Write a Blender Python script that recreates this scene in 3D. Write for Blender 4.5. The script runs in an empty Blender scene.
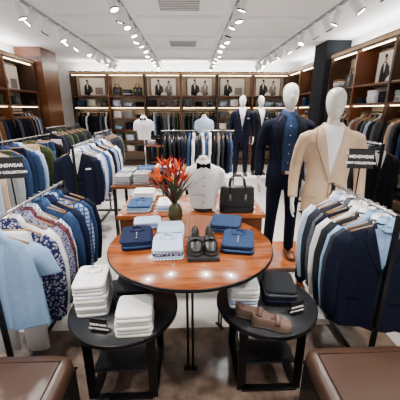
import bpy, math, random
from mathutils import Vector, Matrix
random.seed(11)
R=random.random
def U(a,b): return a+(b-a)*R()
scene=bpy.context.scene
# ---------------------------------------------------------------- materials
MATS={}
def newmat(name):
    m=bpy.data.materials.new(name); m.use_nodes=True
    nt=m.node_tree; b=nt.nodes['Principled BSDF']; return m,nt,b
def C(c): return (c[0],c[1],c[2],1)
def cloth(name,col,rough=.85,var=.25,scale=60,bump=.25):
    if name in MATS: return MATS[name]
    m,nt,b=newmat(name)
    tc=nt.nodes.new('ShaderNodeTexCoord'); n=nt.nodes.new('ShaderNodeTexNoise'); n.inputs['Scale'].default_value=scale; n.inputs['Detail'].default_value=4
    nt.links.new(tc.outputs['Object'],n.inputs['Vector'])
    r=nt.nodes.new('ShaderNodeValToRGB')
    r.color_ramp.elements[0].color=C([x*(1-var) for x in col]); r.color_ramp.elements[0].position=.3
    r.color_ramp.elements[1].color=C([min(1,x*(1+var)) for x in col]); r.color_ramp.elements[1].position=.7
    nt.links.new(n.outputs['Fac'],r.inputs['Fac']); nt.links.new(r.outputs['Color'],b.inputs['Base Color'])
    b.inputs['Roughness'].default_value=rough; b.inputs['Specular IOR Level'].default_value=.15
    bp=nt.nodes.new('ShaderNodeBump'); bp.inputs['Strength'].default_value=bump; bp.inputs['Distance'].default_value=.004
    n2=nt.nodes.new('ShaderNodeTexNoise'); n2.inputs['Scale'].default_value=14; n2.inputs['Detail'].default_value=3
    nt.links.new(tc.outputs['Object'],n2.inputs['Vector'])
    nt.links.new(n2.outputs['Fac'],bp.inputs['Height']); nt.links.new(bp.outputs['Normal'],b.inputs['Normal'])
    MATS[name]=m; return m
def plain(name,col,rough=.5,metal=0,coat=0):
    if name in MATS: return MATS[name]
    m,nt,b=newmat(name)
    tc=nt.nodes.new('ShaderNodeTexCoord'); n=nt.nodes.new('ShaderNodeTexNoise'); n.inputs['Scale'].default_value=6
    nt.links.new(tc.outputs['Object'],n.inputs['Vector'])
    r=nt.nodes.new('ShaderNodeValToRGB')
    r.color_ramp.elements[0].color=C([x*.95 for x in col]); r.color_ramp.elements[1].color=C([min(1,x*1.05) for x in col])
    nt.links.new(n.outputs['Fac'],r.inputs['Fac']); nt.links.new(r.outputs['Color'],b.inputs['Base Color'])
    b.inputs['Roughness'].default_value=rough; b.inputs['Metallic'].default_value=metal
    if coat: b.inputs['Coat Weight'].default_value=coat
    MATS[name]=m; return m
def wood(name,c1,c2,rough=.35,sc=(1.2,14,14),coat=0):
    if name in MATS: return MATS[name]
    m,nt,b=newmat(name)
    tc=nt.nodes.new('ShaderNodeTexCoord'); mp=nt.nodes.new('ShaderNodeMapping'); mp.inputs['Scale'].default_value=sc
    n=nt.nodes.new('ShaderNodeTexNoise'); n.inputs['Scale'].default_value=2.2; n.inputs['Detail'].default_value=8; n.inputs['Distortion'].default_value=.6
    nt.links.new(tc.outputs['Object'],mp.inputs['Vector']); nt.links.new(mp.outputs['Vector'],n.inputs['Vector'])
    r=nt.nodes.new('ShaderNodeValToRGB'); r.color_ramp.elements[0].color=C(c1); r.color_ramp.elements[1].color=C(c2)
    r.color_ramp.elements[0].position=.35; r.color_ramp.elements[1].position=.68
    nt.links.new(n.outputs['Fac'],r.inputs['Fac']); nt.links.new(r.outputs['Color'],b.inputs['Base Color'])
    b.inputs['Roughness'].default_value=rough; b.inputs['Coat Weight'].default_value=coat
    MATS[name]=m; return m
def check(name,c1,c2,scale=30,kind='check'):
    if name in MATS: return MATS[name]
    m,nt,b=newmat(name)
    tc=nt.nodes.new('ShaderNodeTexCoord')
    if kind=='floral':
        v=nt.nodes.new('ShaderNodeTexVoronoi'); v.inputs['Scale'].default_value=scale
        nt.links.new(tc.outputs['Object'],v.inputs['Vector']); src=v.outputs['Distance']
        r=nt.nodes.new('ShaderNodeValToRGB'); r.color_ramp.elements[0].position=.3; r.color_ramp.elements[1].position=.5
    else:
        v=nt.nodes.new('ShaderNodeTexWave'); v.inputs['Scale'].default_value=scale; v.bands_direction='X'
        nt.links.new(tc.outputs['Object'],v.inputs['Vector'])
        v2=nt.nodes.new('ShaderNodeTexWave'); v2.inputs['Scale'].default_value=scale; v2.bands_direction='Z'
        nt.links.new(tc.outputs['Object'],v2.inputs['Vector'])
        mx=nt.nodes.new('ShaderNodeMath'); mx.operation='MAXIMUM' if kind=='check' else 'MULTIPLY'
        nt.links.new(v.outputs['Fac'],mx.inputs[0])
        if kind=='check': nt.links.new(v2.outputs['Fac'],mx.inputs[1])
        else: mx.inputs[1].default_value=1
        src=mx.outputs[0]; r=nt.nodes.new('ShaderNodeValToRGB'); r.color_ramp.elements[0].position=.7; r.color_ramp.elements[1].position=.85
    r.color_ramp.elements[0].color=C(c1); r.color_ramp.elements[1].color=C(c2)
    nt.links.new(src,r.inputs['Fac']); nt.links.new(r.outputs['Color'],b.inputs['Base Color']); b.inputs['Roughness'].default_value=.85; b.inputs['Specular IOR Level'].default_value=.15
    MATS[name]=m; return m
def emis(name,col,s):
    if name in MATS: return MATS[name]
    m,nt,b=newmat(name); b.inputs['Base Color'].default_value=C(col)
    b.inputs['Emission Color'].default_value=C(col); b.inputs['Emission Strength'].default_value=s
    MATS[name]=m; return m

WHITEC=cloth('cloth_white',(.84,.84,.86),var=.04,bump=.15)
CREAM=cloth('cloth_cream',(.76,.73,.64),var=.05,bump=.15)
LBLUE=cloth('cloth_light_blue',(.24,.38,.60),var=.08)
PALE=cloth('cloth_pale_blue',(.42,.54,.74),var=.06)
DENIM=cloth('cloth_denim',(.022,.046,.115),var=.3)
MIDB=cloth('cloth_mid_blue',(.04,.085,.20),var=.25)
NAVY=cloth('cloth_navy',(.004,.006,.018),var=.35)
NAVY2=cloth('cloth_navy_polo',(.007,.013,.042),var=.3)
BLACKC=cloth('cloth_black',(.004,.004,.006),var=.3)
CHAR=cloth('cloth_charcoal',(.014,.016,.02),var=.5,scale=120)
GREY=cloth('cloth_grey',(.09,.10,.12),var=.2)
LGREY=cloth('cloth_light_grey',(.33,.34,.36),var=.12)
BEIGE=cloth('cloth_beige',(.58,.41,.28),var=.05,bump=.12)
TAN=cloth('cloth_tan',(.22,.11,.05),var=.2)
OLIVE=cloth('cloth_olive',(.035,.05,.02),var=.3)
BURG=cloth('cloth_burgundy',(.08,.01,.018),var=.3)
FLORAL=check('cloth_floral',(.34,.32,.40),(.010,.016,.06),60,'floral')
FLORAL2=check('cloth_dots',(.008,.012,.05),(.22,.22,.32),75,'floral')
FLORAL3=check('cloth_red_print',(.010,.010,.035),(.14,.04,.05),65,'floral')
PLAID=check('cloth_check',(.36,.47,.68),(.04,.08,.22),9,'check')
STRIPE=check('cloth_stripe',(.72,.76,.84),(.16,.26,.52),16,'stripe')
TWEED=check('cloth_tweed',(.006,.008,.014),(.035,.04,.055),160,'floral')
WOODT=wood('wood_table',(.19,.040,.007),(.40,.115,.026),.22,(1.4,12,12),coat=.35)
WOODD=wood('wood_walnut_dark',(.022,.008,.004),(.055,.02,.009),.4)
WOODM=wood('wood_mid',(.08,.024,.008),(.16,.05,.016),.3)
WOODL=wood('wood_light',(.42,.25,.13),(.55,.35,.19),.4)
METALB=plain('black_metal',(.006,.006,.007),.35,.6)
BLKP=plain('black_panel',(.006,.006,.007),.45)
CHROME=plain('brushed_steel',(.55,.55,.56),.25,1)
GREYTOP=plain('dark_grey_top',(.018,.019,.022),.3)
WHITEP=plain('white_paint',(.90,.90,.90),.5)
MANN=plain('mannequin_gloss_white',(.84,.83,.80),.25,0,.4)
LEATHB=plain('black_leather',(.006,.0055,.006),.35)
LEATHBR=plain('brown_leather',(.05,.025,.016),.35)
TAUPE=plain('taupe_suede',(.12,.07,.05),.7)
SHOEBR=plain('tan_shoe_leather',(.20,.06,.018),.35)
SOLE=plain('sole_rubber',(.04,.028,.02),.6)
CREAMW=plain('cream_panel',(.66,.54,.40),.6)
PAPER=plain('poster_paper',(.82,.81,.79),.5)
INK=plain('poster_ink',(.015,.015,.02),.6)
INK2=plain('poster_grey',(.25,.22,.2),.6)
INK3=plain('poster_skin',(.45,.33,.26),.6)
LEDW=emis('warm_led_strip',(1,.76,.48),17)
LENS=emis('spot_lens',(1,.96,.9),40)
CEIL_FILL=emis('ceiling_fill_glow',(1,.98,.95),62)  # glow for added fill strips that brighten the ceiling, no shop fitting
HWOOD=plain('hanger_wood',(.30,.17,.08),.4)

# ---------------------------------------------------------------- mesh builder
class MB:
    def __init__(s): s.v=[];s.f=[];s.m=[];s.s=[];s.mats=[];s.M=Matrix.Identity(4)
    def mi(s,mat):
        if mat not in s.mats: s.mats.append(mat)
        return s.mats.index(mat)
    def add(s,vs,fs,mat,smooth=True):
        b=len(s.v); s.v+= [tuple(s.M@Vector(v)) for v in vs]; k=s.mi(mat)
        for f in fs: s.f.append([b+i for i in f]); s.m.append(k); s.s.append(smooth)
    def box(s,c,d,mat,rz=0,tilt=0):
        x,y,z=d[0]/2,d[1]/2,d[2]/2
        m=Matrix.Translation(c)@Matrix.Rotation(rz,4,'Z')@Matrix.Rotation(tilt,4,'X')
        vs=[m@Vector((a*x,b*y,e*z)) for a in(-1,1) for b in(-1,1) for e in(-1,1)]
        s.add(vs,[(0,1,3,2),(4,6,7,5),(0,4,5,1),(2,3,7,6),(0,2,6,4),(1,5,7,3)],mat,False)
    def loft(s,rings,mat,caps=True,smooth=True,closed=True):
        n=len(rings[0]); vs=[p for r in rings for p in r]; fs=[]
        for i in range(len(rings)-1):
            for j in range(n if closed else n-1):
                k=(j+1)%n; fs.append((i*n+j,i*n+k,(i+1)*n+k,(i+1)*n+j))
        if caps and closed:
            fs.append(tuple(reversed(range(n)))); fs.append(tuple((len(rings)-1)*n+j for j in range(n)))
        s.add(vs,fs,mat,smooth)
    def tube(s,pts,rad,mat,n=10,ref=(1,0,0),caps=True):
        pts=[Vector(p) for p in pts]; rings=[]
        for i,p in enumerate(pts):
            a=pts[max(0,i-1)]; b=pts[min(len(pts)-1,i+1)]; T=(b-a)
            T=T.normalized() if T.length>1e-9 else Vector((0,0,1))
            rf=Vector(ref)
            if abs(T.dot(rf))>.93: rf=Vector((0,1,0)) if abs(T.y)<.9 else Vector((0,0,1))
            S=(rf-T*T.dot(rf)).normalized(); O=T.cross(S)
            r=rad[i] if isinstance(rad,list) else rad
            if not isinstance(r,tuple): r=(r,r)
            rings.append([p+S*(math.cos(q)*r[0])+O*(math.sin(q)*r[1]) for q in [2*math.pi*j/n for j in range(n)]])
        s.loft(rings,mat,caps)
    def cyl(s,a,b,r,mat,n=12): s.tube([a,b],r,mat,n)
    def lathe(s,prof,c,mat,n=24,sy=1):
        s.loft([[(c[0]+r*math.cos(2*math.pi*j/n),c[1]+sy*r*math.sin(2*math.pi*j/n),c[2]+z) for j in range(n)] for r,z in prof],mat)
    def slab(s,c,w,d,h,mat,rz=0,n=20,p=.24,e=None):
        e=e if e is not None else min(h*.3,.006)
        m=Matrix.Translation(c)@Matrix.Rotation(rz,4,'Z'); rings=[]
        def sg(v,q): return math.copysign(abs(v)**q,v)
        for ins,z in((e*1.0,0),(e*.25,h*.2),(0,h*.5),(e*.25,h*.8),(e*.9,h*.97),(e*3,h)):
            rings.append([m@Vector(((w/2-ins)*sg(math.cos(t),p),(d/2-ins)*sg(math.sin(t),p),z)) for t in [2*math.pi*(j+.5)/n for j in range(n)]])
        s.loft(rings,mat)
    def obj(s,name,parent=None,bevel=0,remesh=0,smooth=0,sub=0):
        me=bpy.data.meshes.new(name); me.from_pydata(s.v,[],s.f)
        for m in s.mats: me.materials.append(m)
        for i,p in enumerate(me.polygons): p.material_index=s.m[i]; p.use_smooth=s.s[i]
        me.validate(); me.update()
        o=bpy.data.objects.new(name,me); scene.collection.objects.link(o)
        if parent: o.parent=parent
        if bevel:
            b=o.modifiers.new('bevel','BEVEL'); b.width=bevel; b.segments=2; b.limit_method='ANGLE'
        if remesh:
            r=o.modifiers.new('remesh','REMESH'); r.mode='VOXEL'; r.voxel_size=remesh; r.use_smooth_shade=True
        if smooth:
            q=o.modifiers.new('smooth','SMOOTH'); q.iterations=smooth; q.factor=.5
        if sub:
            q=o.modifiers.new('sub','SUBSURF'); q.levels=sub; q.render_levels=sub
        return o
def empty(name,loc=(0,0,0),rz=0):
    e=bpy.data.objects.new(name,None); e.location=loc; e.rotation_euler=(0,0,rz); e.empty_display_size=.1
    scene.collection.objects.link(e); return e
def interp(tab,z):
    if z<=tab[0][0]: return tab[0][1:]
    for a,b in zip(tab,tab[1:]):
        if z<=b[0]:
            k=(z-a[0])/(b[0]-a[0]); return tuple(p+(q-p)*k for p,q in zip(a[1:],b[1:]))
    return tab[-1][1:]

# ---------------------------------------------------------------- garments
def garment(mb,pos,rz,mat,L=.75,th=.035,sleeve='long',w=.215,kind='shirt',mat2=None,detail=False):
    """hanging garment: origin on the rail, width along local X, front = -Y"""
    keep=mb.M.copy(); mb.M=keep@Matrix.Translation(pos)@Matrix.Rotation(rz,4,'Z')
    nr=40 if detail else 12
    ph=R()*6; tab=[(-L,w*1.07,th*1.25),(-L*.65,w*1.0,th*1.1),(-.32,w*1.02,th*1.15),(-.2,w*.99,th),(-.15,w*.93,th*.8),(-.115,w*.66,th*.72),(-.085,w*.34,th*.8),(-.06,w*.27,th*.9)]
    zs=[-L,-L+.01,-L*.85,-L*.65,-L*.5,-.32,-.2,-.15,-.115,-.085,-.06] if not detail else [-L,-L+.008,-L*.92,-L*.82,-L*.72,-L*.62,-L*.52,-.33,-.26,-.2,-.165,-.14,-.115,-.1,-.085,-.06]
    rings=[]
    def P(t,z,off=0):
        hw,tt=interp(tab,z); cs,sn=math.cos(t),math.sin(t)
        x=hw*math.copysign(abs(cs)**.8,cs)
        k=max(0,min(1,(-z-.15)/(L-.15)))
        y=(tt+off)*math.copysign(abs(sn)**.75,sn)+ .012*k*math.sin(x*30+ph+z*4)+.005*k*math.sin(x*67+ph*2-z*5)
        return (x,y,z)
    for z in zs: rings.append([P(2*math.pi*j/nr,z) for j in range(nr)])
    mb.loft(rings,mat)
    if sleeve:
        for sx in(-1,1):
            a=U(-.01,.01)
            if sleeve=='long':
                mb.tube([(sx*w*.84,0,-.15),(sx*w*1.02,a,-.21),(sx*w*1.14,.004+a,-.36),(sx*w*1.17,-.008+a,-.44),(sx*w*1.15,-.004+a,-.52),(sx*w*1.10,-.02+a,-.69),(sx*w*1.10,-.02+a,-.70)],
                    [(.035,th*.7),(.054,th*.95),(.052,th*.9),(.048,th*.85),(.047,th*.9),(.038,th*.75),(.033,th*.6)],mat,n=14 if detail else 7)
            else:
                mb.tube([(sx*w*.82,0,-.15),(sx*w*1.05,a,-.21),(sx*w*1.20,a,-.33),(sx*w*1.2,a,-.335)],[(.04,th*.7),(.064,th),(.072,th*.95),(.066,th*.8)],mat,n=14)
    cm=mat2 if (mat2 and kind!='shirt') else mat
    # collar
    n=16; r1=[(w*.22*math.cos(t),th*.8*math.sin(t),-.035) for t in [2*math.pi*j/n for j in range(n)]]
    r2=[(w*.30*math.cos(t),th*1.05*math.sin(t)-.004,-.05-.035*(max(0,-math.sin(t))**2)-.02) for t in [2*math.pi*j/n for j in range(n)]]
    r0=[(w*.18*math.cos(t),th*.55*math.sin(t),-.06) for t in [2*math.pi*j/n for j in range(n)]]
    mb.loft([r0,r1,r2],cm,caps=False)
    if detail:
        def fr(x,z,off):
            hw,tt=interp(tab,z); c=max(-1,min(1,x/hw)); c=math.copysign(abs(c)**(1/.8),c); t=-math.acos(c)
            return P(t,z,off)
        def patch(zl,xa,xb,mt,off,nx=6):
            rr=[[fr(xa(z)+(xb(z)-xa(z))*i/nx,z,off) for i in range(nx+1)] for z in zl]
            mb.loft(rr,mt,closed=False)
        if kind in('coat',):
            V=.34
            zl=[-.07-(V-.07)*i/9 for i in range(10)]
            f=lambda z:1-(-z-.07)/(V-.07)
            patch(zl,lambda z:-.085*f(z),lambda z:.085*f(z),mat2 or WHITEC,.005)
            patch(zl[:-1],lambda z:-.008*f(z)-.003,lambda z:.008*f(z)+.003,mat2 or WHITEC,.008,1)
            for sx in(-1,1):
                def lw(z): q=f(z); return .058*(1-abs(q-.62)*1.1) if q<.62 else .058-.05*(q-.62)/.38
                patch(zl,lambda z:sx*(.075*f(z)),lambda z:sx*(.075*f(z)+lw(z)),mat,.012,3)
                ze=[z for z in zl]
                patch(ze,lambda z:sx*(.075*f(z)+lw(z)),lambda z:sx*(.075*f(z)+lw(z)+.004),BLKP,.006,1)
            z2=[-V-(L-V-.005)*i/8 for i in range(9)]
            patch(z2,lambda z:-.003,lambda z:.003,BLKP,.004,1)
            for z in(-V-.02,-V-.11):
                p=fr(.018,z,.006); mb.tube([p,(p[0],p[1]-.005,p[2])],.010,BLKP,8)
            for sx in(-1,1):
                patch([-.50,-.52,-.545],lambda z:sx*.08,lambda z:sx*.17,mat,.010,3); patch([-.545,-.549],lambda z:sx*.08,lambda z:sx*.17,BLKP,.008,3)
            patch([-.265,-.285],lambda z:.10,lambda z:.16,cm,.008,3)
        else:
            z1=-L*.98 if sleeve=='long' else -.28
            zl=[-.075+(z1+.075)*i/10 for i in range(11)]
            patch(zl,lambda z:-.014,lambda z:.014,mat,.004,2)
            for i in range(6 if sleeve=='long' else 2):
                z=-.1-i*.09
                if z>z1:
                    p=fr(0,z,.006); mb.tube([p,(p[0],p[1]-.004,p[2])],.006,WHITEC,8)
            if sleeve!='long': patch([-L+.03,-L+.005],lambda z:-.2,lambda z:.2,mat,.003,8)
            else: patch([-.25,-.30,-.345],lambda z:.06,lambda z:.135,mat,.005,4)
    # hanger
    mb.tube([(0,0,-.07),(0,0,-.02),(.018,0,-.004),(.012,0,.012),(-.004,0,.016),(-.016,0,.008)],.0028,CHROME,5)
    mb.tube([(-w*.85,0,-.135),(0,0,-.06),(w*.85,0,-.135)],[(.008,.008)]*3,HWOOD,5,ref=(0,1,0))
    mb.M=keep
def trousers(mb,pos,rz,mat,L=.95,w=.17):
    keep=mb.M.copy(); mb.M=keep@Matrix.Translation(pos)@Matrix.Rotation(rz,4,'Z')
    mb.cyl((-w,0,-.08),(w,0,-.08),.007,HWOOD,6); mb.tube([(0,0,-.08),(0,0,-.01),(.014,0,.004),(0,0,.014),(-.014,0,.006)],.0028,CHROME,5)
    mb.tube([(0,0,-.08),(0,0,-.1),(0,0,-.18),(0,0,-.3)],[(w,.02),(w*1.02,.024),(w*1.08,.03),(w*1.12,.03)],mat,12)
    for sx in(-1,1):
        mb.tube([(sx*w*.52,0,-.22),(sx*w*.54,0,-.45),(sx*w*.54,.004,-L*.8),(sx*w*.54,0,-L)],[(w*.58,.03),(w*.5,.03),(w*.45,.026),(w*.42,.024)],mat,10)
    mb.M=keep
def stack(mb,x,y,z,w,d,cols,h=.028,rz=0,n=16,collar=True,j=.004):
    for i,c in enumerate(cols):
        mb.slab((x+U(-j,j),y+U(-j,j),z),w*U(.97,1.02),d*U(.97,1.02),h,c,rz+U(-.03,.03),n); z+=h*.97
    if collar:
        keep=mb.M.copy(); mb.M=keep@Matrix.Translation((x,y,z+h*.03))@Matrix.Rotation(rz,4,'Z'); c=cols[-1]
        mb.tube([(-.004,d*.08,.002),(-.034,d*.12,.004),(-.042,d*.24,.005),(-.03,d*.36,.006),(0,d*.40,.007),(.03,d*.36,.006),(.042,d*.24,.005),(.034,d*.12,.004),(.004,d*.08,.002)],[(.003,.003)]+[(.013,.005)]*7+[(.003,.003)],c,6)
        mb.box((0,-d*.12,.001),(.018,d*.42,.003),c)
        for k in range(3): mb.cyl((0,-d*.28+k*d*.14,.002),(0,-d*.28+k*d*.14,.005),.004,WHITEC if c not in(WHITEC,CREAM) else GREY,6)
        mb.M=keep
def shoe(mb,pos,rz,mat,L=.28,W=.1):
    keep=mb.M.copy(); mb.M=keep@Matrix.Translation(pos)@Matrix.Rotation(rz,4,'Z')
    # toe toward -Y
    st=[(-.5,.12,.20),(-.485,.42,.30),(-.44,.70,.38),(-.36,.9,.46),(-.26,1,.58),(-.16,.97,.74),(-.06,.86,.86),(.04,.74,.84),(.14,.68,.82),(.26,.70,.86),(.38,.68,.95),(.46,.52,.98),(.5,.2,.9)]
    H=.078; n=20; rings=[]; soles=[]
    for k,(t,w,h) in enumerate(st):
        y=t*L; hw=W/2*w; hh=H*h; r=[]
        for j in range(n):
            q=math.pi*(j/(n-1)); cx=math.cos(q); sz=math.sin(q)
            x=hw*math.copysign(abs(cx)**.75,cx); z=.014+hh*abs(sz)**.8
            if -.08<t<.45 and abs(x)<hw*.66: z=.03
            r.append((x,y,z))
        rings.append(r); soles.append([( (hw+.004)*math.copysign(abs(math.cos(a))**.8,math.cos(a)),y,.0085+.0085*math.sin(a)) for a in [2*math.pi*i/12 for i in range(12)]])
    mb.loft(rings,mat,closed=False); mb.loft(soles,SOLE)
    mb.add([(x,y,.031) for x,y in((-.02,-.02*L/.28),(.02,-.02*L/.28),(.022,.4*L),(-.022,.4*L))],[(0,1,2,3)],BLKP)
    mb.tube([(-W*.46,-.14*L,.04),(-W*.3,-.15*L,.068),(0,-.155*L,.079),(W*.3,-.15*L,.068),(W*.46,-.14*L,.04)],[(.014,.004)]*5,mat,6,ref=(0,1,0))
    mb.box((0,.36*L,.006),(W*.66,.26*L,.012),SOLE)
    mb.M=keep

# ---------------------------------------------------------------- sign
def sign(name,loc,w,h,parent=None,post=.0,rz=0,tilt=0):
    e=empty(name,loc,rz)
    mb=MB(); mb.box((0,0,h/2),(w,.006,h),BLKP,tilt=tilt)
    mb.box((0,.0,h+.002),(w+.006,.01,.004),METALB); mb.box((0,0,-.002),(w+.006,.01,.004),METALB)
    if post: mb.cyl((0,0,-post),(0,0,0),.005,METALB,8)
    else: mb.box((0,.01,-.003),(w*.9,.05,.006),METALB)
    mb.obj('panel',e,bevel=.001)
    for i,(t,s,zz) in enumerate((('MENSWEAR',.17,.62),('NEW COLLECTION',.125,.3))):
        cu=bpy.data.curves.new('lettering','FONT'); cu.body=t; cu.size=w*s*1.05; cu.align_x='CENTER'; cu.extrude=.0006; cu.offset=.0006
        o=bpy.data.objects.new('lettering_%d'%(i+1),cu); cu.materials.append(WHITEP); scene.collection.objects.link(o)
        o.parent=e; o.rotation_euler=(math.pi/2,0,0); o.location=(0,-.0045,h*zz-.01)
    if parent: e.parent=parent
    return e

# ---------------------------------------------------------------- room
XL,XR,YB,YF,ZC=-3.9,3.3,9.5,-1.5,3.0
mb=MB(); mb.box(((XL+XR)/2,(YB+YF)/2,-.05),(XR-XL,YB-YF,.1),None)
m,nt,b=newmat('floor_tiles')
tc=nt.nodes.new('ShaderNodeTexCoord'); br=nt.nodes.new('ShaderNodeTexBrick'); br.offset=0; br.inputs['Scale'].default_value=1
br.inputs['Brick Width'].default_value=.8; br.inputs['Row Height'].default_value=.8; br.inputs['Mortar Size'].default_value=.004
br.inputs['Color1'].default_value=(.62,.59,.56,1); br.inputs['Color2'].default_value=(.55,.525,.50,1); br.inputs['Mortar'].default_value=(.26,.24,.23,1)
nn=nt.nodes.new('ShaderNodeTexNoise'); nn.inputs['Scale'].default_value=3; nn.inputs['Detail'].default_value=8
mx=nt.nodes.new('ShaderNodeMixRGB'); mx.blend_type='MULTIPLY'; mx.inputs[0].default_value=.2
nt.links.new(tc.outputs['Object'],br.inputs['Vector']); nt.links.new(tc.outputs['Object'],nn.inputs['Vector'])
nt.links.new(br.outputs['Color'],mx.inputs[1]); nt.links.new(nn.outputs['Fac'],mx.inputs[2]); nt.links.new(mx.outputs[0],b.inputs['Base Color'])
b.inputs['Roughness'].default_value=.08; b.inputs['Coat Weight'].default_value=.6; b.inputs['Coat Roughness'].default_value=.05
mb.mats=[m]; mb.obj('floor')
mb=MB()
m,nt,b=newmat('brown_floor_stone')
tc=nt.nodes.new('ShaderNodeTexCoord'); nn=nt.nodes.new('ShaderNodeTexNoise'); nn.inputs['Scale'].default_value=9; nn.inputs['Detail'].default_value=10
nt.links.new(tc.outputs['Object'],nn.inputs['Vector']); r=nt.nodes.new('ShaderNodeValToRGB')
r.color_ramp.elements[0].color=(.055,.036,.027,1); r.color_ramp.elements[1].color=(.17,.12,.095,1); r.color_ramp.elements[0].position=.3; r.color_ramp.elements[1].position=.7
nt.links.new(nn.outputs['Fac'],r.inputs['Fac']); nt.links.new(r.outputs['Color'],b.inputs['Base Color']); b.inputs['Roughness'].default_value=.2
mb.box((0,.45,.0005),(3.0,2.9,.003),m); mb.obj('floor_inlay')
def simple(name,c,d,mt):
    q=MB(); q.box(c,d,mt); return q.obj(name)
WALLM=plain('wall_plaster',(.82,.81,.79),.8)
CEILM=plain('ceiling_paint',(.92,.92,.92),.8)
simple('wall_back',((XL+XR)/2,YB+.05,ZC/2),(XR-XL,.1,ZC),WALLM)
simple('wall_left',(XL-.05,(YB+YF)/2,ZC/2),(.1,YB-YF,ZC),WALLM)
simple('wall_right',(XR+.05,(YB+YF)/2,ZC/2),(.1,YB-YF,ZC),WALLM)
simple('ceiling',((XL+XR)/2,(YB+YF)/2,ZC+.05),(XR-XL,YB-YF,.1),CEILM)
q=MB()
for x in(-2.05,-.85,.62,1.93): q.box((x,4.6,ZC-.025),(.16,9.0,.05),CEILM)
for y in(2.6,3.8,5.0,6.2,7.4,8.6): q.box((-.06,y,ZC-.0245),(4.14,.14,.049),CEILM)
q.obj('trim_ceiling_coffers',bevel=.004)
q=MB()
for (x,y) in((-.12,3.2),(-.12,4.4),(-.12,6.8)):
    q.box((x,y,ZC-.008),(.6,.6,.016),WHITEP)
    for k in range(8): q.box((x,y-.24+k*.068,ZC-.02),(.54,.012,.012),LGREY)
q.obj('ceiling_vent')

# ---------------------------------------------------------------- track lights
def track(x,y0,y1,ys,aim):
    e=empty('track_light',(x,0,ZC-.05))
    q=MB(); q.box((0,(y0+y1)/2,-.014),(.035,y1-y0,.028),LGREY)
    for i,y in enumerate(ys):
        a=aim*(.5+.2*R())*(1 if i%3 else -.6); b=U(-.35,.2)
        d=Vector((math.sin(a),b,-math.cos(a))).normalized()
        c=Vector((0,y,-.15))
        q.cyl((0,y,-.028),(0,y,-.05),.024,WHITEP,12); q.cyl((0,y,-.05),c,.008,WHITEP,8)
        q.tube([c-d*.085,c-d*.08,c+d*.08,c+d*.09],[.04,.05,.052,.048],WHITEP,16)
        q.cyl(c+d*.089,c+d*.0905,.043,LENS,16); q.tube([c+d*.08,c+d*.096],[.055,.055],METALB,16,caps=False)
        if i%3==0:
            l=bpy.data.lights.new('spot_lamp','SPOT'); l.energy=215; l.spot_size=math.radians(100); l.spot_blend=.7; l.shadow_soft_size=.05; l.color=(1,.95,.88)
            o=bpy.data.objects.new('spot_lamp',l); scene.collection.objects.link(o); o.parent=e; o.location=c+d*.1
            o.rotation_euler=d.to_track_quat('-Z','Y').to_euler()
    q.obj('track_and_heads',e)
YS=[.8,1.5,2.2,2.9,3.2,3.65,4.1,4.4,4.85,5.3,5.6,6.1,6.6,6.9,7.4,7.9,8.4,8.8]
track(-2.05,.4,9.0,YS,-1)
track(-.85,.4,9.0,[y+.1 for y in YS],.5)
track(.62,.4,9.0,[y+.05 for y in YS],-.5)
track(1.93,.4,9.0,[y+.12 for y in YS],1)

# ---------------------------------------------------------------- wall shelving
DARKS=[BLACKC,NAVY,CHAR,NAVY,CHAR,GREY,OLIVE,DENIM,BLACKC,TAN,CHAR]
LIGHTS=[WHITEC,PALE,LBLUE,LGREY,STRIPE,WHITEC,CREAM]
def handbag(q,x,y,z,w,d,h,mt):
    keep=q.M.copy(); q.M=keep@Matrix.Translation((x,y,z))
    def ring(k,zz):
        return [(w/2*k*math.copysign(abs(math.cos(t))**.35,math.cos(t)),d/2*(1-.45*zz/h)*math.copysign(abs(math.sin(t))**.4,math.sin(t)),zz) for t in [2*math.pi*(j+.5)/24 for j in range(24)]]
    q.loft([ring(.95,0),ring(1,.012),ring(1,h*.35),ring(.98,h*.7),ring(.95,h*.95),ring(.9,h)],mt)
    for sy in(-1,1):
        q.tube([(-w*.22,sy*d*.34,h*.62),(-w*.22,sy*d*.26,h*1.02),(-w*.19,sy*d*.2,h*1.28),(-w*.1,sy*d*.16,h*1.42),(w*.1,sy*d*.16,h*1.42),(w*.19,sy*d*.2,h*1.28),(w*.22,sy*d*.26,h*1.02),(w*.22,sy*d*.34,h*.62)],.008*w/.3,mt,8)
        for sx in(-1,1): q.box((sx*w*.22,sy*d*.42,h*.62),(.02*w/.3,.008,.06*h/.25),CHROME)
    q.box((0,0,h),(w*.8,.012,.006),CHROME); q.box((0,-d*.49,h*.25),(w*.9,.006,.006),mt)
    q.M=keep
def figure(po,x,z0,s,dark,face=1):
    Y=-.119
    po.tube([(x-.03*s*face,Y,z0),(x-.01*s,Y,z0+.12*s),(x,Y,z0+.25*s),(x,Y,z0+.30*s),(x+.005*s*face,Y,z0+.33*s)],[(.085*s,.002),(.10*s,.003),(.105*s,.003),(.06*s,.003),(.028*s,.003)],dark,12)
    po.tube([(x+.09*s*face,Y-.001,z0+.25*s),(x+.13*s*face,Y-.001,z0+.12*s),(x+.05*s*face,Y-.002,z0+.06*s)],[(.03*s,.003),(.027*s,.003),(.02*s,.003)],dark,8)
    po.tube([(x+.005*s*face,Y,z0+.32*s),(x+.01*s*face,Y,z0+.37*s),(x+.012*s*face,Y,z0+.43*s)],[(.024*s,.003),(.040*s,.004),(.024*s,.003)],INK3,12)
    po.tube([(x-.005*s*face,Y-.002,z0+.385*s),(x+.0*s,Y-.002,z0+.42*s),(x+.01*s*face,Y-.002,z0+.445*s)],[(.016*s,.003),(.04*s,.004),(.026*s,.003)],INK,10)
    po.tube([(x,Y-.003,z0+.16*s),(x,Y-.004,z0+.31*s)],[(.006*s,.002),(.026*s,.002)],PAPER,8)
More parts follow.
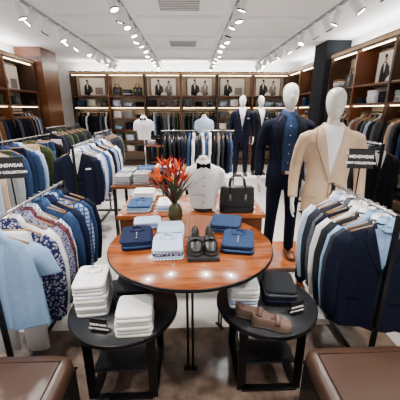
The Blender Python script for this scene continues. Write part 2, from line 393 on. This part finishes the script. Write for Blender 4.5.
def unit(name,loc,rz,mods,mw,D=.42,side=False):
    e=empty(name,loc,rz); W=mw*len(mods); H=2.72
    f=MB(); 
    f.box((W/2,-.01,H/2),(W,.02,H),CREAMW)
    f.box((W/2,-D/2,H-.05),(W,D,.1),WOODD); f.box((W/2,-D/2,.06),(W,D,.12),WOODD)
    f.box((W/2,-D-.005,H-.05),(W,.01,.05),WOODL)
    for i in range(len(mods)+1): f.box((min(max(i*mw,.025),W-.025),-D/2,H/2),(.05,D-.002,H-.004),WOODM if i%2 else WOODD)
    led=MB()
    g=MB(); st=MB(); po=MB()
    for i,k in enumerate(mods):
        x0=i*mw+.03; x1=(i+1)*mw-.03; xc=(x0+x1)/2; ww=x1-x0
        led.box((xc,-D+.06,H-.106),(ww*.94,.02,.012),LEDW)
        f.box((xc,-D/2,2.04),(ww,D-.02,.035),WOODM); f.box((xc,-D/2,1.74),(ww,D-.02,.035),WOODM)
        led.box((xc,-D+.05,1.716),(ww*.94,.015,.010),LEDW)
        # poster
        if k[0]=='p':
            pw=min(ww*.74,.78); px=xc+U(-.05,.05)
            po.box((px,-.10,2.32),(pw+.04,.02,.52),WOODD); po.box((px,-.113,2.32),(pw,.008,.48),PAPER)
            s=U(.95,1.03); figure(po,px-pw*.2,2.085,s,INK,1)
            if k[1]=='2': figure(po,px+pw*.22,2.085,s*.92,INK2,-1)
            else: po.box((px+pw*.25,-.118,2.2),(pw*.3,.002,.2),INK2)
        else:
            for s in range(3): 
                if R()<.6: handbag(st,x0+ww*(.2+.3*s),-.22,2.058,.26,.14,.24,LEATHB if R()<.7 else LEATHBR)
                else: stack(st,x0+ww*(.2+.3*s),-.22,2.058,.24,.3,[random.choice(DARKS+LIGHTS) for _ in range(5)],.035,n=10,collar=False)
        # upper shelf piles
        ns=max(2,int(ww/.3))
        for s in range(ns):
            xx=x0+ww*(s+.5)/ns; c=R()
            if c<.3: handbag(st,xx,-.22,1.758,.2,.12,.15,LEATHB)
            else: stack(st,xx,-.22,1.758,.23,.3,[random.choice(DARKS) if c<.82 else random.choice(LIGHTS)]*random.randint(3,6),.034,n=10,collar=False)
        kk=k[-1]
        if kk=='h':
            f.cyl((x0,-D*.5,1.62),(x1,-D*.5,1.62),.012,METALB,8)
            base=DARKS+[LGREY,BEIGE] if side else random.choice([DARKS,DARKS,DARKS+LIGHTS]); xx=x0+.05
            while xx<x1-.04:
                garment(g,(xx,-D*.52,1.62),math.pi/2+U(-.12,.12),random.choice(base),L=U(.8,.95),th=.026,w=.185); xx+=U(.055,.085)
            f.box((xc,-D/2,.42),(ww,D-.02,.035),WOODM)
            for s in range(ns): stack(st,x0+ww*(s+.5)/ns,-.22,.438,.23,.3,[random.choice(DARKS+LIGHTS)]*random.randint(2,4),.034,n=10,collar=False)
        elif kk=='d':
            for zr in(1.62,.86):
                f.cyl((x0,-D*.5,zr),(x1,-D*.5,zr),.012,METALB,8); base=DARKS if zr>1 else DARKS+[BEIGE,GREY]
                xx=x0+.05
                while xx<x1-.04:
                    if zr>1: garment(g,(xx,-D*.52,zr),math.pi/2+U(-.12,.12),random.choice(DARKS+[GREY,LGREY,PALE] if side or i%2==0 else LIGHTS),L=.68,th=.024,w=.185)
                    else: trousers(g,(xx,-D*.52,zr),math.pi/2,random.choice(base),L=.66)
                    xx+=U(.06,.085)
        else:
            for zz in(.42,.75,1.08,1.41):
                f.box((xc,-D/2,zz),(ww,D-.02,.03),WOODM)
                for s in range(ns): stack(st,x0+ww*(s+.5)/ns,-.22,zz+.016,.23,.3,[random.choice(DARKS+LIGHTS)]*random.randint(3,6),.034,n=10,collar=False)
    fill=MB(); fill.box((W/2,-D*.5,H+.012),(W*.97,.05,.02),CEIL_FILL); fill.obj('ceiling_fill_strip',e)  # added glowing strip on the unit top, lifts the ceiling brightness
    f.obj('frame',e,bevel=.003); led.obj('led_strips',e); g.obj('hanging_garments',e); st.obj('folded_clothes_and_bags',e); po.obj('framed_posters',e)
    return e
unit('wall_shelving_unit',(-3.42,YB-.005,0),0,['p1h','b_s','p2d','p2h','p1s','p2h'],1.06)
unit('wall_shelving_unit',(XL+.005,2.6,0),math.pi/2,['p1h','p1d','p2h','p1d'],1.16,side=True)
unit('wall_shelving_unit',(XR-.005,6.35,0),-math.pi/2,['b_h','p1d','p1h','p2d','b_h'],.98,side=True)
unit('wall_shelving_unit',(XR-.005,9.0,0),-math.pi/2,['b_h','p1h'],.95,side=True)
q=MB(); q.box((-3.6,7.68,1.5),(.58,.8,3.0),WOODM); q.box((-3.6,7.68,.08),(.6,.82,.16),WOODD); q.box((-3.6,7.68,2.78),(.6,.82,.06),WOODD); q.obj('column',bevel=.006)
q=MB(); q.box((3.04,6.72,1.5),(.5,.62,3.0),CHAR); q.box((3.04,6.72,.08),(.52,.64,.16),WOODD); q.obj('column',bevel=.006)

# ---------------------------------------------------------------- mannequins
def hand(q,wr,sx,mt):
    keep=q.M.copy(); q.M=keep@Matrix.Translation(wr)
    q.tube([(0,0,.03),(0,0,0),(0,-.005,-.04),(0,-.01,-.085)],[(.022,.026),(.02,.028),(.016,.04),(.014,.038)],mt,12)
    for i,(y,l) in enumerate(((-.036,.07),(-.015,.082),(.007,.076),(.027,.06))):
        q.tube([(0,y,-.075),(-sx*.003,y-.003,-.075-l*.45),(-sx*.014,y-.004,-.075-l*.8),(-sx*.026,y-.004,-.075-l)],[.0095,.009,.008,.0065],mt,8)
    q.tube([(0,-.03,-.02),(-sx*.006,-.05,-.045),(-sx*.012,-.058,-.075),(-sx*.018,-.056,-.098)],[.012,.0115,.010,.008],mt,8)
    q.M=keep
def mannequin(name,loc,rz,jac,shirt,trous,shoes,scale=1,shirtw=.065,openj=True,tee=False):
    e=empty(name,loc,rz); e.scale=(scale,)*3
    SH=BLKP if jac is not BEIGE else TAN
    T=[(.80,.192,.128),(.95,.19,.13),(1.10,.168,.118),(1.22,.178,.125),(1.34,.2,.135),(1.43,.208,.128),(1.49,.185,.108),(1.53,.13,.09),(1.56,.085,.075)]
    q=MB(); q.tube([(0,0,z) for z,_,_ in T],[(a,b) for _,a,b in T],jac,28)
    for sx in(-1,1):
        q.tube([(sx*.15,0,1.475),(sx*.205,0,1.445),(sx*.235,.008,1.36),(sx*.262,.025,1.2),(sx*.272,.0,1.06),(sx*.272,-.045,.93)],
               [(.05,.06),(.06,.068),(.056,.062),(.05,.054),(.045,.048),(.042,.044)],jac,16)
    q.obj('jacket',e,remesh=.011,smooth=6)
    q=MB(); q.tube([(0,0,.84),(0,0,.9),(0,0,1.0),(0,0,1.08)],[(.15,.1),(.172,.115),(.168,.112),(.15,.1)],trous,24)
    for sx in(-1,1):
        q.tube([(sx*.085,0,.93),(sx*.092,0,.82),(sx*.1,-.006,.66),(sx*.105,-.012,.5),(sx*.112,.002,.3),(sx*.118,.012,.09)],
               [(.085,.1),(.086,.104),(.076,.09),(.064,.076),(.06,.072),(.056,.066)],trous,16)
    q.obj('trousers',e,remesh=.011,smooth=4)
    def fr(x,z,off):
        a,b=interp(T,z); k=max(0,1-(x/a)**2); return (x,-b*math.sqrt(k)-off,z)
    q=MB()
    def patch(zl,xa,xb,mt,off,nx=8): q.loft([[fr(xa(z)+(xb(z)-xa(z))*i/nx,z,off) for i in range(nx+1)] for z in zl],mt,closed=False)
    z0=.815 if openj else 1.10
    def wv(z): 
        if openj: return shirtw*(1-.35*max(0,(1.2-z)/.4) if z<1.2 else 1) * (1 if z<1.46 else max(.55,1-(z-1.46)*5))
        return max(.002,.078*(z-z0)/(1.5-z0))
    zl=[z0+(1.555-z0)*i/24 for i in range(25)]
    zs=[z for z in zl if z>=.995] if openj else zl
    patch(zs,lambda z:-wv(z),lambda z:wv(z),shirt,.004)
    if openj:
        patch([z for z in zl if z<=1.0],lambda z:-wv(z),lambda z:wv(z),trous,.004)
        patch([.975,.99,1.005],lambda z:-wv(z),lambda z:wv(z),LEATHB,.008); q.box((0,-.137,.99),(.04,.008,.035),CHROME)
    else:
        patch([.805+(z0-.805)*i/8 for i in range(9)],lambda z:-.003,lambda z:.003,SH,.005,1)
        for z in(z0-.01,z0-.10): p=fr(.02,z,.006); q.tube([p,(p[0],p[1]-.005,p[2])],.010,SH,10)
    if not tee:
        patch(zs,lambda z:-min(.013,wv(z)),lambda z:min(.013,wv(z)),shirt,.007,2)
        for i in range(5): 
            p=fr(0,1.45-.09*i,.008)
            if p[2]>z0+.05: q.tube([p,(p[0],p[1]-.003,p[2])],.005,WHITEC,8)
    for sx in(-1,1):
        zl2=[1.12+(1.545-1.12)*i/14 for i in range(15)]
        lw=lambda z: .012+.062*max(0,min(1,(z-1.12)/.27))*(1 if z<1.44 else max(.45,1-(z-1.44)*5))
        patch(zl2,lambda z:sx*(wv(z)-.008),lambda z:sx*(wv(z)-.008+lw(z)),jac,.015,4)
        patch(zl2,lambda z:sx*(wv(z)-.008+lw(z)),lambda z:sx*(wv(z)-.004+lw(z)),SH,.006,1)
        if openj: patch([z for z in zl if z<=1.16],lambda z:sx*(wv(z)-.006),lambda z:sx*(wv(z)+.008),jac,.009,2)
        patch([.96,1.0],lambda z:sx*.085,lambda z:sx*.155,jac,.010,4)
        patch([.957,.961],lambda z:sx*.085,lambda z:sx*.155,SH,.009,4)
    patch([1.34,1.36],lambda z:.10,lambda z:.16,shirt if not tee else WHITEC,.009,4)
    # collar
    n=20
    def cr(rx,ry,z,dp): return [(rx*math.cos(t),ry*math.sin(t)+(z-1.56)*-.15,z-dp*max(0,-math.sin(t))**2) for t in [2*math.pi*j/n for j in range(n)]]
    if tee: q.loft([cr(.068,.064,1.575,.035),cr(.074,.07,1.57,.035),cr(.088,.084,1.548,.04)],shirt,caps=False)
    else: q.loft([cr(.06,.058,1.57,.02),cr(.06,.06,1.605,.03),cr(.066,.066,1.607,.035),cr(.085,.088,1.56,.045)],shirt,caps=False)
    q.loft([cr(.076,.07,1.585 if not tee else 1.578,.09),cr(.1,.095,1.545,.06)],jac,caps=False)
    q.obj('shirt_and_lapels',e)
    q=MB()
    q.tube([(0,.004,1.50),(0,.002,1.56),(0,-.004,1.62),(0,-.008,1.66)],[(.062,.06),(.05,.05),(.048,.05),(.05,.052)],MANN,20)
    hs=[(1.612,.02,.03,-.045),(1.622,.04,.05,-.032),(1.645,.056,.075,-.016),(1.675,.066,.09,-.006),(1.71,.073,.097,.0),(1.745,.077,.101,.003),(1.78,.075,.099,.005),(1.81,.066,.088,.006),(1.835,.047,.064,.007),(1.848,.02,.03,.008)]
    q.loft([[(a*math.cos(t),b*math.sin(t)+c,z) for t in [2*math.pi*j/24 for j in range(24)]] for z,a,b,c in hs],MANN)
    q.tube([(0,-.094,1.745),(0,-.105,1.715),(0,-.104,1.70)],[(.008,.006),(.011,.008),(.008,.006)],MANN,8)
    q.obj('head',e,remesh=.007,smooth=5)
    for sx in(-1,1):
        q=MB(); hand(q,(sx*.272,-.052,.91),sx,MANN); q.obj('hand',e,remesh=.0042,smooth=2)
    q=MB()
    for sx in(-1,1):
        q.tube([(sx*.118,.03,.1),(sx*.118,.03,.05)],.04,shoes,12); shoe(q,(sx*.122,-.03,0),sx*.12,shoes)
    q.obj('shoes',e)
    return e
q=MB(); q.box((1.05,3.02,.025),(.66,.66,.05),WOODM); q.box((1.05,3.02,.052),(.64,.64,.006),WOODT); q.obj('mannequin_plinth',bevel=.004)
mannequin('mannequin_navy_suit',(1.0,3.0,.056),-.12,NAVY,DENIM,NAVY,SHOEBR,shirtw=.075)
mannequin('mannequin_beige_blazer',(1.17,2.40,.001),-.25,BEIGE,WHITEC,NAVY,SHOEBR,scale=.985,openj=False,tee=True)
q=MB(); q.box((1.4,7.0,.06),(1.1,.6,.12),WHITEP); q.obj('mannequin_plinth',bevel=.004)
mannequin('mannequin_dark_suit',(1.22,6.95,.122),-.1,NAVY,WHITEC,NAVY,LEATHB,openj=False)
mannequin('mannequin_dark_suit',(1.68,7.1,.122),.1,CHAR,WHITEC,BLACKC,LEATHB,openj=False)

# ---------------------------------------------------------------- central tables
def disc(q,c,r,h,mt,rim,n=72):
    q.lathe([(r-.004,-h),(r,-h+.003),(r,-.004),(r-.003,-.001)],c,rim,n)
    q.lathe([(r-.006,-.004),(r-.006,.0005)],c,mt,n)
e=empty('round_display_table',(0,1.78,0))
q=MB(); disc(q,(0,0,.8),.54,.022,WOODT,METALB); q.obj('table_top',e)
q=MB()
for a in(-92,30,150):
    t=math.radians(a); d=Vector((math.cos(t),math.sin(t),0)); s=Vector((-d.y,d.x,0))
    for k in(-.016,.016):
        q.cyl(d*.26+s*k+Vector((0,0,.008)),d*.26+s*k+Vector((0,0,.78)),.008,METALB,8)
    q.box(d*.26+Vector((0,0,.006)),(.03,.09,.008),METALB,rz=t)
q.lathe([(.27,.73),(.27,.775),(.25,.775),(.25,.73)],(0,0,0),METALB,48)
q.obj('legs',e)
def lowtable(c,r,ang):
    e=empty('low_round_table',(c[0],c[1],0)); q=MB(); disc(q,(0,0,.5),r,.03,GREYTOP,METALB); q.obj('table_top',e)
    q=MB()
    for sx in(-1,1):
        x=sx*r*.55; yy=r*.62
        for sy in(-1,1): q.box((x,sy*yy,.235),(.05,.012,.47),METALB)
        q.box((x,0,.012),(.05,2*yy,.012),METALB); q.box((x,0,.464),(.05,2*yy,.012),METALB)
    q.box((0,-r*.62,.012),(r*1.1,.04,.012),METALB); q.box((0,0,.18),(r*1.05,r*1.1,.012),GREYTOP)
    q.obj('frame',e,bevel=.001)
lowtable((-.41,1.53),.325,0); lowtable((.47,1.55),.31,0)
# goods on round table
Z=.8015
q=MB()
stack(q,-.36,1.80,Z,.20,.27,[NAVY2,DENIM,NAVY2,NAVY2],.016,rz=.15,n=32); q.obj('folded_navy_polos')
q=MB(); stack(q,-.33,2.09,Z,.2,.15,[PALE,LBLUE,PALE],.018,rz=.1,n=28,collar=False); q.obj('folded_blue_shirts')
q=MB(); stack(q,-.14,1.66,Z,.19,.25,[STRIPE,PALE,FLORAL,STRIPE,PALE],.014,rz=.05,n=32); q.obj('folded_dress_shirts')
q=MB(); stack(q,-.14,1.92,Z,.18,.2,[WHITEC,PALE,WHITEC,PALE],.016,rz=.03,n=32,collar=False); q.obj('folded_dress_shirts')
q=MB(); stack(q,.31,1.72,Z,.20,.27,[NAVY2,MIDB,NAVY2,DENIM],.016,rz=-.22,n=32); q.obj('folded_blue_polos')
q=MB(); stack(q,.27,2.03,Z,.22,.24,[MIDB,DENIM,NAVY2,DENIM],.016,rz=-.25,n=32,collar=False); q.obj('folded_blue_polos')
q=MB(); q.box((.075,1.67,Z+.012),(.19,.32,.024),GREYTOP); q.obj('shoe_riser',bevel=.003)
q=MB(); shoe(q,(.03,1.67,Z+.025),.02,LEATHB,.27,.088); shoe(q,(.122,1.67,Z+.025),-.0,LEATHB,.27,.088); q.obj('black_loafers')
# low table goods
Z=.5015
q=MB(); stack(q,-.59,1.54,Z,.19,.24,[WHITEC,CREAM,WHITEC,WHITEC,CREAM,WHITEC,WHITEC,CREAM,WHITEC],.024,rz=.1,n=32); q.obj('folded_white_shirts')
q=MB(); stack(q,-.36,1.59,Z,.19,.24,[CHAR,NAVY,CHAR,NAVY,CHAR,BLACKC,CHAR],.022,rz=.05,n=32,collar=False); q.obj('folded_dark_trousers')
q=MB(); stack(q,-.31,1.35,Z,.20,.19,[CREAM,WHITEC,CREAM,WHITEC,CREAM,WHITEC],.024,rz=.05,n=32,collar=False); q.obj('folded_cream_sweaters')
sign('tabletop_sign',(-.50,1.31,Z+.006),.1,.075,rz=-.2)
q=MB(); stack(q,.325,1.59,Z,.18,.24,[WHITEC,PALE,WHITEC,CREAM,WHITEC,WHITEC],.024,rz=-.05,n=32); q.obj('folded_white_shirts')
q=MB(); stack(q,.56,1.60,Z,.2,.24,[CHAR,NAVY,CHAR,GREY,CHAR],.022,rz=-.1,n=32,collar=False); q.obj('folded_dark_sweaters')
q=MB(); shoe(q,(.36,1.385,Z),1.15,TAUPE,.22,.084); shoe(q,(.44,1.315,Z),1.3,TAUPE,.22,.084); q.obj('suede_loafers')
sign('tabletop_sign',(.62,1.42,Z+.006),.085,.075,rz=.3)

# ---------------------------------------------------------------- rear cabinet with bust
e=empty('wooden_display_table',(0.0,2.78,0))
q=MB(); q.box((.01,0,.73),(1.34,.66,.04),WOODT); q.box((.01,0,.62),(1.3,.62,.18),WOODM); q.box((.01,-.315,.62),(.6,.008,.14),WOODT); q.box((.01,-.325,.62),(.1,.015,.012),METALB)
for sx in(-1,1):
    for sy in(-1,1): q.box((.01+sx*.6,sy*.27,.265),(.05,.05,.53),METALB)
q.box((.01,0,.15),(1.2,.54,.03),WOODM)
q.obj('cabinet',e,bevel=.004)
q=MB(); stack(q,-.48,2.66,.751,.22,.28,[PALE,LBLUE,MIDB],.022,n=24); stack(q,-.48,2.95,.751,.22,.22,[WHITEC,CREAM,WHITEC,WHITEC],.026,n=20,collar=False); stack(q,-.22,2.68,.751,.2,.28,[WHITEC,LBLUE,WHITEC],.022,n=24); q.obj('folded_shirts_on_cabinet')
q=MB(); stack(q,-.3,2.8,.1655,.3,.36,[GREY,LGREY,CREAM,GREY],.045,n=16,collar=False); stack(q,.1,2.8,.1655,.3,.36,[NAVY,DENIM,NAVY],.045,n=16,collar=False); stack(q,.42,2.8,.1655,.26,.36,[WHITEC,CREAM,WHITEC],.045,n=16,collar=False); q.obj('folded_clothes_on_lower_shelf')
def bust(name,loc,sc,shirt,tie,stand):
    e=empty(name,loc); e.scale=(sc,)*3
    T=[(.0,.14,.09),(.08,.145,.095),(.2,.165,.11),(.32,.185,.12),(.38,.18,.11),(.43,.15,.095),(.465,.09,.075),(.48,.06,.06)]
    q=MB(); q.tube([(0,0,z) for z,_,_ in T],[(a,b) for _,a,b in T],shirt,28)
    for sx in(-1,1): q.tube([(sx*.13,0,.405),(sx*.18,0,.37),(sx*.2,0,.27),(sx*.195,-.005,.2)],[(.045,.05),(.048,.056),(.045,.052),(.04,.046)],shirt,14)
    q.obj('shirt_body',e,remesh=.009,smooth=3)
    q=MB()
    q.tube([(0,0,.45),(0,-.005,.52),(0,-.005,.545),(0,-.005,.55)],[(.052,.052),(.046,.047),(.044,.045),(.03,.03)],MANN,18)
    def cr(rx,ry,z,dp): return [(rx*math.cos(t),ry*math.sin(t)-.003,z-dp*max(0,-math.sin(t))**2) for t in [2*math.pi*j/20 for j in range(20)]]
    q.loft([cr(.055,.055,.475,.01),cr(.054,.055,.515,.01),cr(.06,.061,.516,.015),cr(.078,.08,.475,.03)],shirt,caps=False)
    def fr(x,z,off):
        a,b=interp(T,z); return (x,-b*math.sqrt(max(0,1-(x/a)**2))-off,z)
    q.loft([[fr(-.014+.028*i/2,z,.006) for i in range(3)] for z in [.03+.03*k for k in range(15)]],shirt,closed=False)
    for k in range(4): p=fr(0,.08+.09*k,.008); q.tube([p,(p[0],p[1]-.004,p[2])],.007,BLKP,8)
    if tie:
        for sx in(-1,1): q.tube([(0,-.10,.462),(sx*.02,-.104,.462),(sx*.066,-.10,.462),(sx*.07,-.099,.462)],[(.013,.006),(.015,.008),(.036,.010),(.034,.006)],BLACKC,10,ref=(0,0,1))
        q.tube([(0,-.098,.480),(0,-.108,.462),(0,-.098,.444)],[(.013,.009)]*3,BLACKC,10)
        for sx in(-1,1):
            for j in range(3): q.loft([[fr(sx*(.03+.018*j)+.004*i,z,.006) for i in range(2)] for z in [.16+.03*k for k in range(8)]],shirt,closed=False)
    if stand: 
        q.cyl((0,0,-stand),(0,0,.02),.014,CHROME,10); q.lathe([(.14,0),(.14,.01),(.03,.02)],(0,0,-stand),CHROME,24)
    else: q.lathe([(.1,-.03),(.1,-.012),(.05,-.008),(.05,.01)],(0,0,0),METALB,24)
    q.obj('collar_and_base',e); return e
bust('shirt_bust_form',(.12,2.60,.778),.88,WHITEC,True,0)
q=MB(); handbag(q,.43,2.56,.751,.32,.15,.235,LEATHB); q.obj('leather_briefcase_bag')
# vase with flowers
e=empty('flower_vase',(-.12,2.17,.802))
q=MB(); n=28; rings=[]
VM=plain('olive_ceramic',(.045,.042,.012),.3)
for i in range(15):
    z=.15*i/14; r=.026+.03*math.sin(math.pi*min(1,(i+1.5)/15.5))**.7
    rings.append([((r*(1+.09*math.cos(7*t+(i%2)*math.pi)*(1 if 0<i<14 else 0)))*math.cos(t),(r*(1+.09*math.cos(7*t+(i%2)*math.pi)*(1 if 0<i<14 else 0)))*math.sin(t),z) for t in [2*math.pi*j/n for j in range(n)]])
q.loft(rings,VM); q.obj('vase',e)
LEAF=plain('leaf_green',(.02,.05,.014),.5); LEAF2=plain('leaf_dark_red',(.07,.012,.012),.5); OR=plain('petal_orange',(.85,.11,.004),.5); RED=plain('petal_red',(.5,.012,.008),.5); YEL=plain('petal_yellow',(.85,.26,.012),.5)
q=MB()
def blade(q,p,d,L,w,bend,mt):
    p=Vector(p); d=Vector(d).normalized(); s=d.cross(Vector((0,0,1))); s=s.normalized() if s.length>.05 else Vector((1,0,0)); rr=[]; c=p.copy(); dd=d.copy()
    for i in range(7):
        t=i/6; ww=w*math.sin(math.pi*(.08+.9*t))**.8+.0006; nrm=dd.cross(s).normalized()
        rr.append([c-s*ww,c+nrm*ww*.25,c+s*ww]); c=c+dd*(L/6); dd=(dd+Vector((0,0,-bend/6))).normalized()
    q.loft(rr,mt,closed=False)
for i in range(34):
    a=U(0,6.28); k=U(.15,1.0); blade(q,(0,0,.14),(math.cos(a)*k,math.sin(a)*k,1),U(.2,.38),.010,U(.2,1.3),LEAF if i%2 else LEAF2)
for i in range(17):
    a=U(0,6.28); k=U(.1,.75); d=Vector((math.cos(a)*k,math.sin(a)*k*.8,1)).normalized(); L=U(.12,.34); tip=Vector((0,0,.13))+d*L
    q.tube([(0,0,.12),Vector((0,0,.13))+d*L*.5,tip],.003,LEAF,5)
    cc=random.choice([[OR,OR,YEL],[RED,RED,OR],[OR,RED,RED]])
    for j in range(11):
        b=U(0,6.28); v=(d+Vector((math.cos(b),math.sin(b),U(-.3,.8)))*.95); blade(q,tip,v,U(.06,.13),U(.004,.008),U(-.3,.8),random.choice(cc))
q.obj('flowers',e)

# ---------------------------------------------------------------- clothes racks
def rack(name,x,y0,y1,zb,items,axis='y',detail=2,rzj=.12,dx=0):
    e=empty(name,(x,y0,0),0 if axis=='y' else -math.pi/2)   # local +Y runs along the bar
    L=y1-y0; f=MB()
    f.cyl((0,-.06,zb),(0,L+.06,zb),.011,CHROME,12)
    for y in(-.06,L+.06):
        f.box((0,y,zb/2),(.025,.025,zb+.02),METALB); f.box((0,y,.015),(.44,.04,.024),METALB)
    f.box((0,L/2,.03),(.03,L+.12,.012),METALB); 
    f.obj('rail_frame',e,bevel=.002)
    n=len(items)
    for i,it in enumerate(items):
        q=MB(); y=.02+(L-.04)*(i/(max(1,n-1))); k,mt=it[0],it[1]
        rz=(it[3] if len(it)>3 else U(-rzj,rzj)); d=i<detail
        if k=='t': trousers(q,(U(-.02,.02),y,zb),rz,mt,L=it[2] if len(it)>2 and it[2] else .82); nm='trousers'
        else:
            nm={'s':'shirt','p':'polo_shirt','j':'blazer'}[k]
            garment(q,(U(-.015,.015),y,zb),rz,mt,L=(it[2] if len(it)>2 and it[2] else U(.7,.76)),th=.04 if k=='j' else .03,sleeve='short' if k=='p' else 'long',kind='coat' if k=='j' else 'shirt',mat2=it[4] if len(it)>4 else None,detail=d or i<3)
        q.obj('%s_%d'%(nm,i+1),e)
    return e
rl=rack('clothes_rack',-1.10,1.50,2.42,1.06,[('p',LBLUE,.68,.10),('t',WHITEC,.93,.05),('s',FLORAL,.74),('s',WHITEC,.70),('s',FLORAL2),('s',FLORAL3,.74),('s',STRIPE),('s',DENIM),('s',MIDB),('s',NAVY2),('s',PLAID),('s',DENIM),('s',NAVY)],rzj=.2,detail=3)
rr=rack('clothes_rack',1.12,1.48,2.10,1.10,[('j',NAVY,.76,-.30,LBLUE),('j',TWEED,.78,-.15,WHITEC),('s',LBLUE,.72),('j',CHAR,.76,-.1,WHITEC),('s',WHITEC,.76),('j',NAVY,.74,-.2,WHITEC),('s',GREY),('j',TWEED,.76,-.1,WHITEC),('s',PALE),('s',WHITEC)],detail=4)
sign('rack_sign',(-1.11,1.80,1.25),.165,.125,post=.18,rz=.25)
sign('rack_sign',(1.11,1.84,1.29),.155,.12,post=.18,rz=-.25)
def rnd(pool,n,ks='s'): return [(random.choice(ks),random.choice(pool)) for _ in range(n)]
rack('clothes_rack',-1.36,3.5,4.7,1.25,[('j',NAVY,.74,.1,WHITEC),('s',PLAID),('s',WHITEC),('s',LBLUE),('s',PALE),('s',MIDB),('s',WHITEC)]+rnd([LBLUE,WHITEC,STRIPE,NAVY],7),detail=2,rzj=.25)
rack('clothes_rack',-2.15,3.0,4.6,1.3,rnd([BEIGE,WHITEC,NAVY,LGREY,OLIVE,BLACKC,PALE,DENIM],16,'st'),detail=1,rzj=.25)
rack('clothes_rack',-2.5,5.3,6.8,1.35,rnd([BLACKC,NAVY,CHAR,OLIVE],16,'sj'),detail=0)
rack('clothes_rack',-1.7,5.4,6.4,1.25,rnd([BLACKC,NAVY,CHAR,GREY],11,'j'),detail=0)
rack('clothes_rack',2.05,3.1,4.5,1.3,rnd([CHAR,BLACKC,GREY,NAVY,BEIGE,CHAR],16,'j'),detail=2,rzj=.2)
rack('clothes_rack',2.0,5.2,6.3,1.35,rnd([BLACKC,NAVY,CHAR],12,'j'),detail=0)
e2=rack('clothes_rack',-.62,0,1.2,1.3,rnd([BLACKC,NAVY,CHAR,GREY,NAVY,DENIM,WHITEC],17,'s'),axis='x',detail=0); e2.location=(-.45,5.3,0)
bust('shirt_bust_form',(-1.05,6.9,1.0),1,WHITEC,True,.99)
bust('shirt_bust_form',(.35,7.2,1.0),1,PALE,False,.99)
# second table with piles
e=empty('folded_clothes_table',(-.48,3.75,0))
q=MB(); q.box((0,0,.76),(.95,.7,.035),WOODM)
for sx in(-1,1):
    for sy in(-1,1): q.box((sx*.44,sy*.31,.372),(.04,.04,.744),METALB)
q.obj('table',e,bevel=.003)
q=MB()
for i in range(4):
    for j in range(2): stack(q,-.35+i*.235,-.17+j*.34,.779,.2,.26,[random.choice([WHITEC,NAVY,LGREY,PALE,NAVY,BEIGE,MIDB])]*random.randint(3,6),.028,n=14)
q.obj('folded_clothes',e)
e=empty('folded_clothes_table',(-.4,7.9,0))
q=MB(); q.box((0,0,.76),(1.5,.7,.035),WOODM)
for sx in(-1,1):
    for sy in(-1,1): q.box((sx*.7,sy*.31,.372),(.04,.04,.744),METALB)
q.obj('table',e,bevel=.003)
q=MB()
for i in range(6): stack(q,-.62+i*.25,0,.779,.2,.28,[random.choice([WHITEC,NAVY,LGREY,PALE,BLACKC])]*random.randint(3,7),.034,n=12)
q.obj('folded_clothes',e)

# ---------------------------------------------------------------- ottomans
def ottoman(cx):
    e=empty('leather_ottoman',(cx,.88,0)); q=MB()
    q.slab((0,0,.32),.72,.74,.11,LEATHBR,0,48,.16,.02); q.tube([(-.35,-.36,.33),(.35,-.36,.33),(.35,.36,.33),(-.35,.36,.33),(-.35,-.36,.33)],.008,LEATHB,8)
    q.tube([(-.3,-.31,.43),(.3,-.31,.43),(.3,.31,.43),(-.3,.31,.43),(-.3,-.31,.43)],.004,LEATHB,6)
    q.obj('cushion',e)
    q=MB(); q.box((0,0,.19),(.7,.72,.26),LEATHB)
    for sx in(-1,1):
        for sy in(-1,1): q.box((sx*.3,sy*.31,.032),(.05,.05,.06),METALB)
    q.obj('base',e,bevel=.01)
ottoman(-.97); ottoman(.96)

# ---------------------------------------------------------------- world + camera
w=bpy.data.worlds.new('World'); scene.world=w; w.use_nodes=True
w.node_tree.nodes['Background'].inputs[0].default_value=(1,.98,.96,1); w.node_tree.nodes['Background'].inputs[1].default_value=.8
cam=bpy.data.cameras.new('Camera'); cam.lens=26.1; cam.sensor_width=36; cam.clip_start=.05
co=bpy.data.objects.new('Camera',cam); scene.collection.objects.link(co)
co.location=(0,0,1.65); co.rotation_euler=(math.radians(90-17.2),0,math.radians(-2)); scene.camera=co
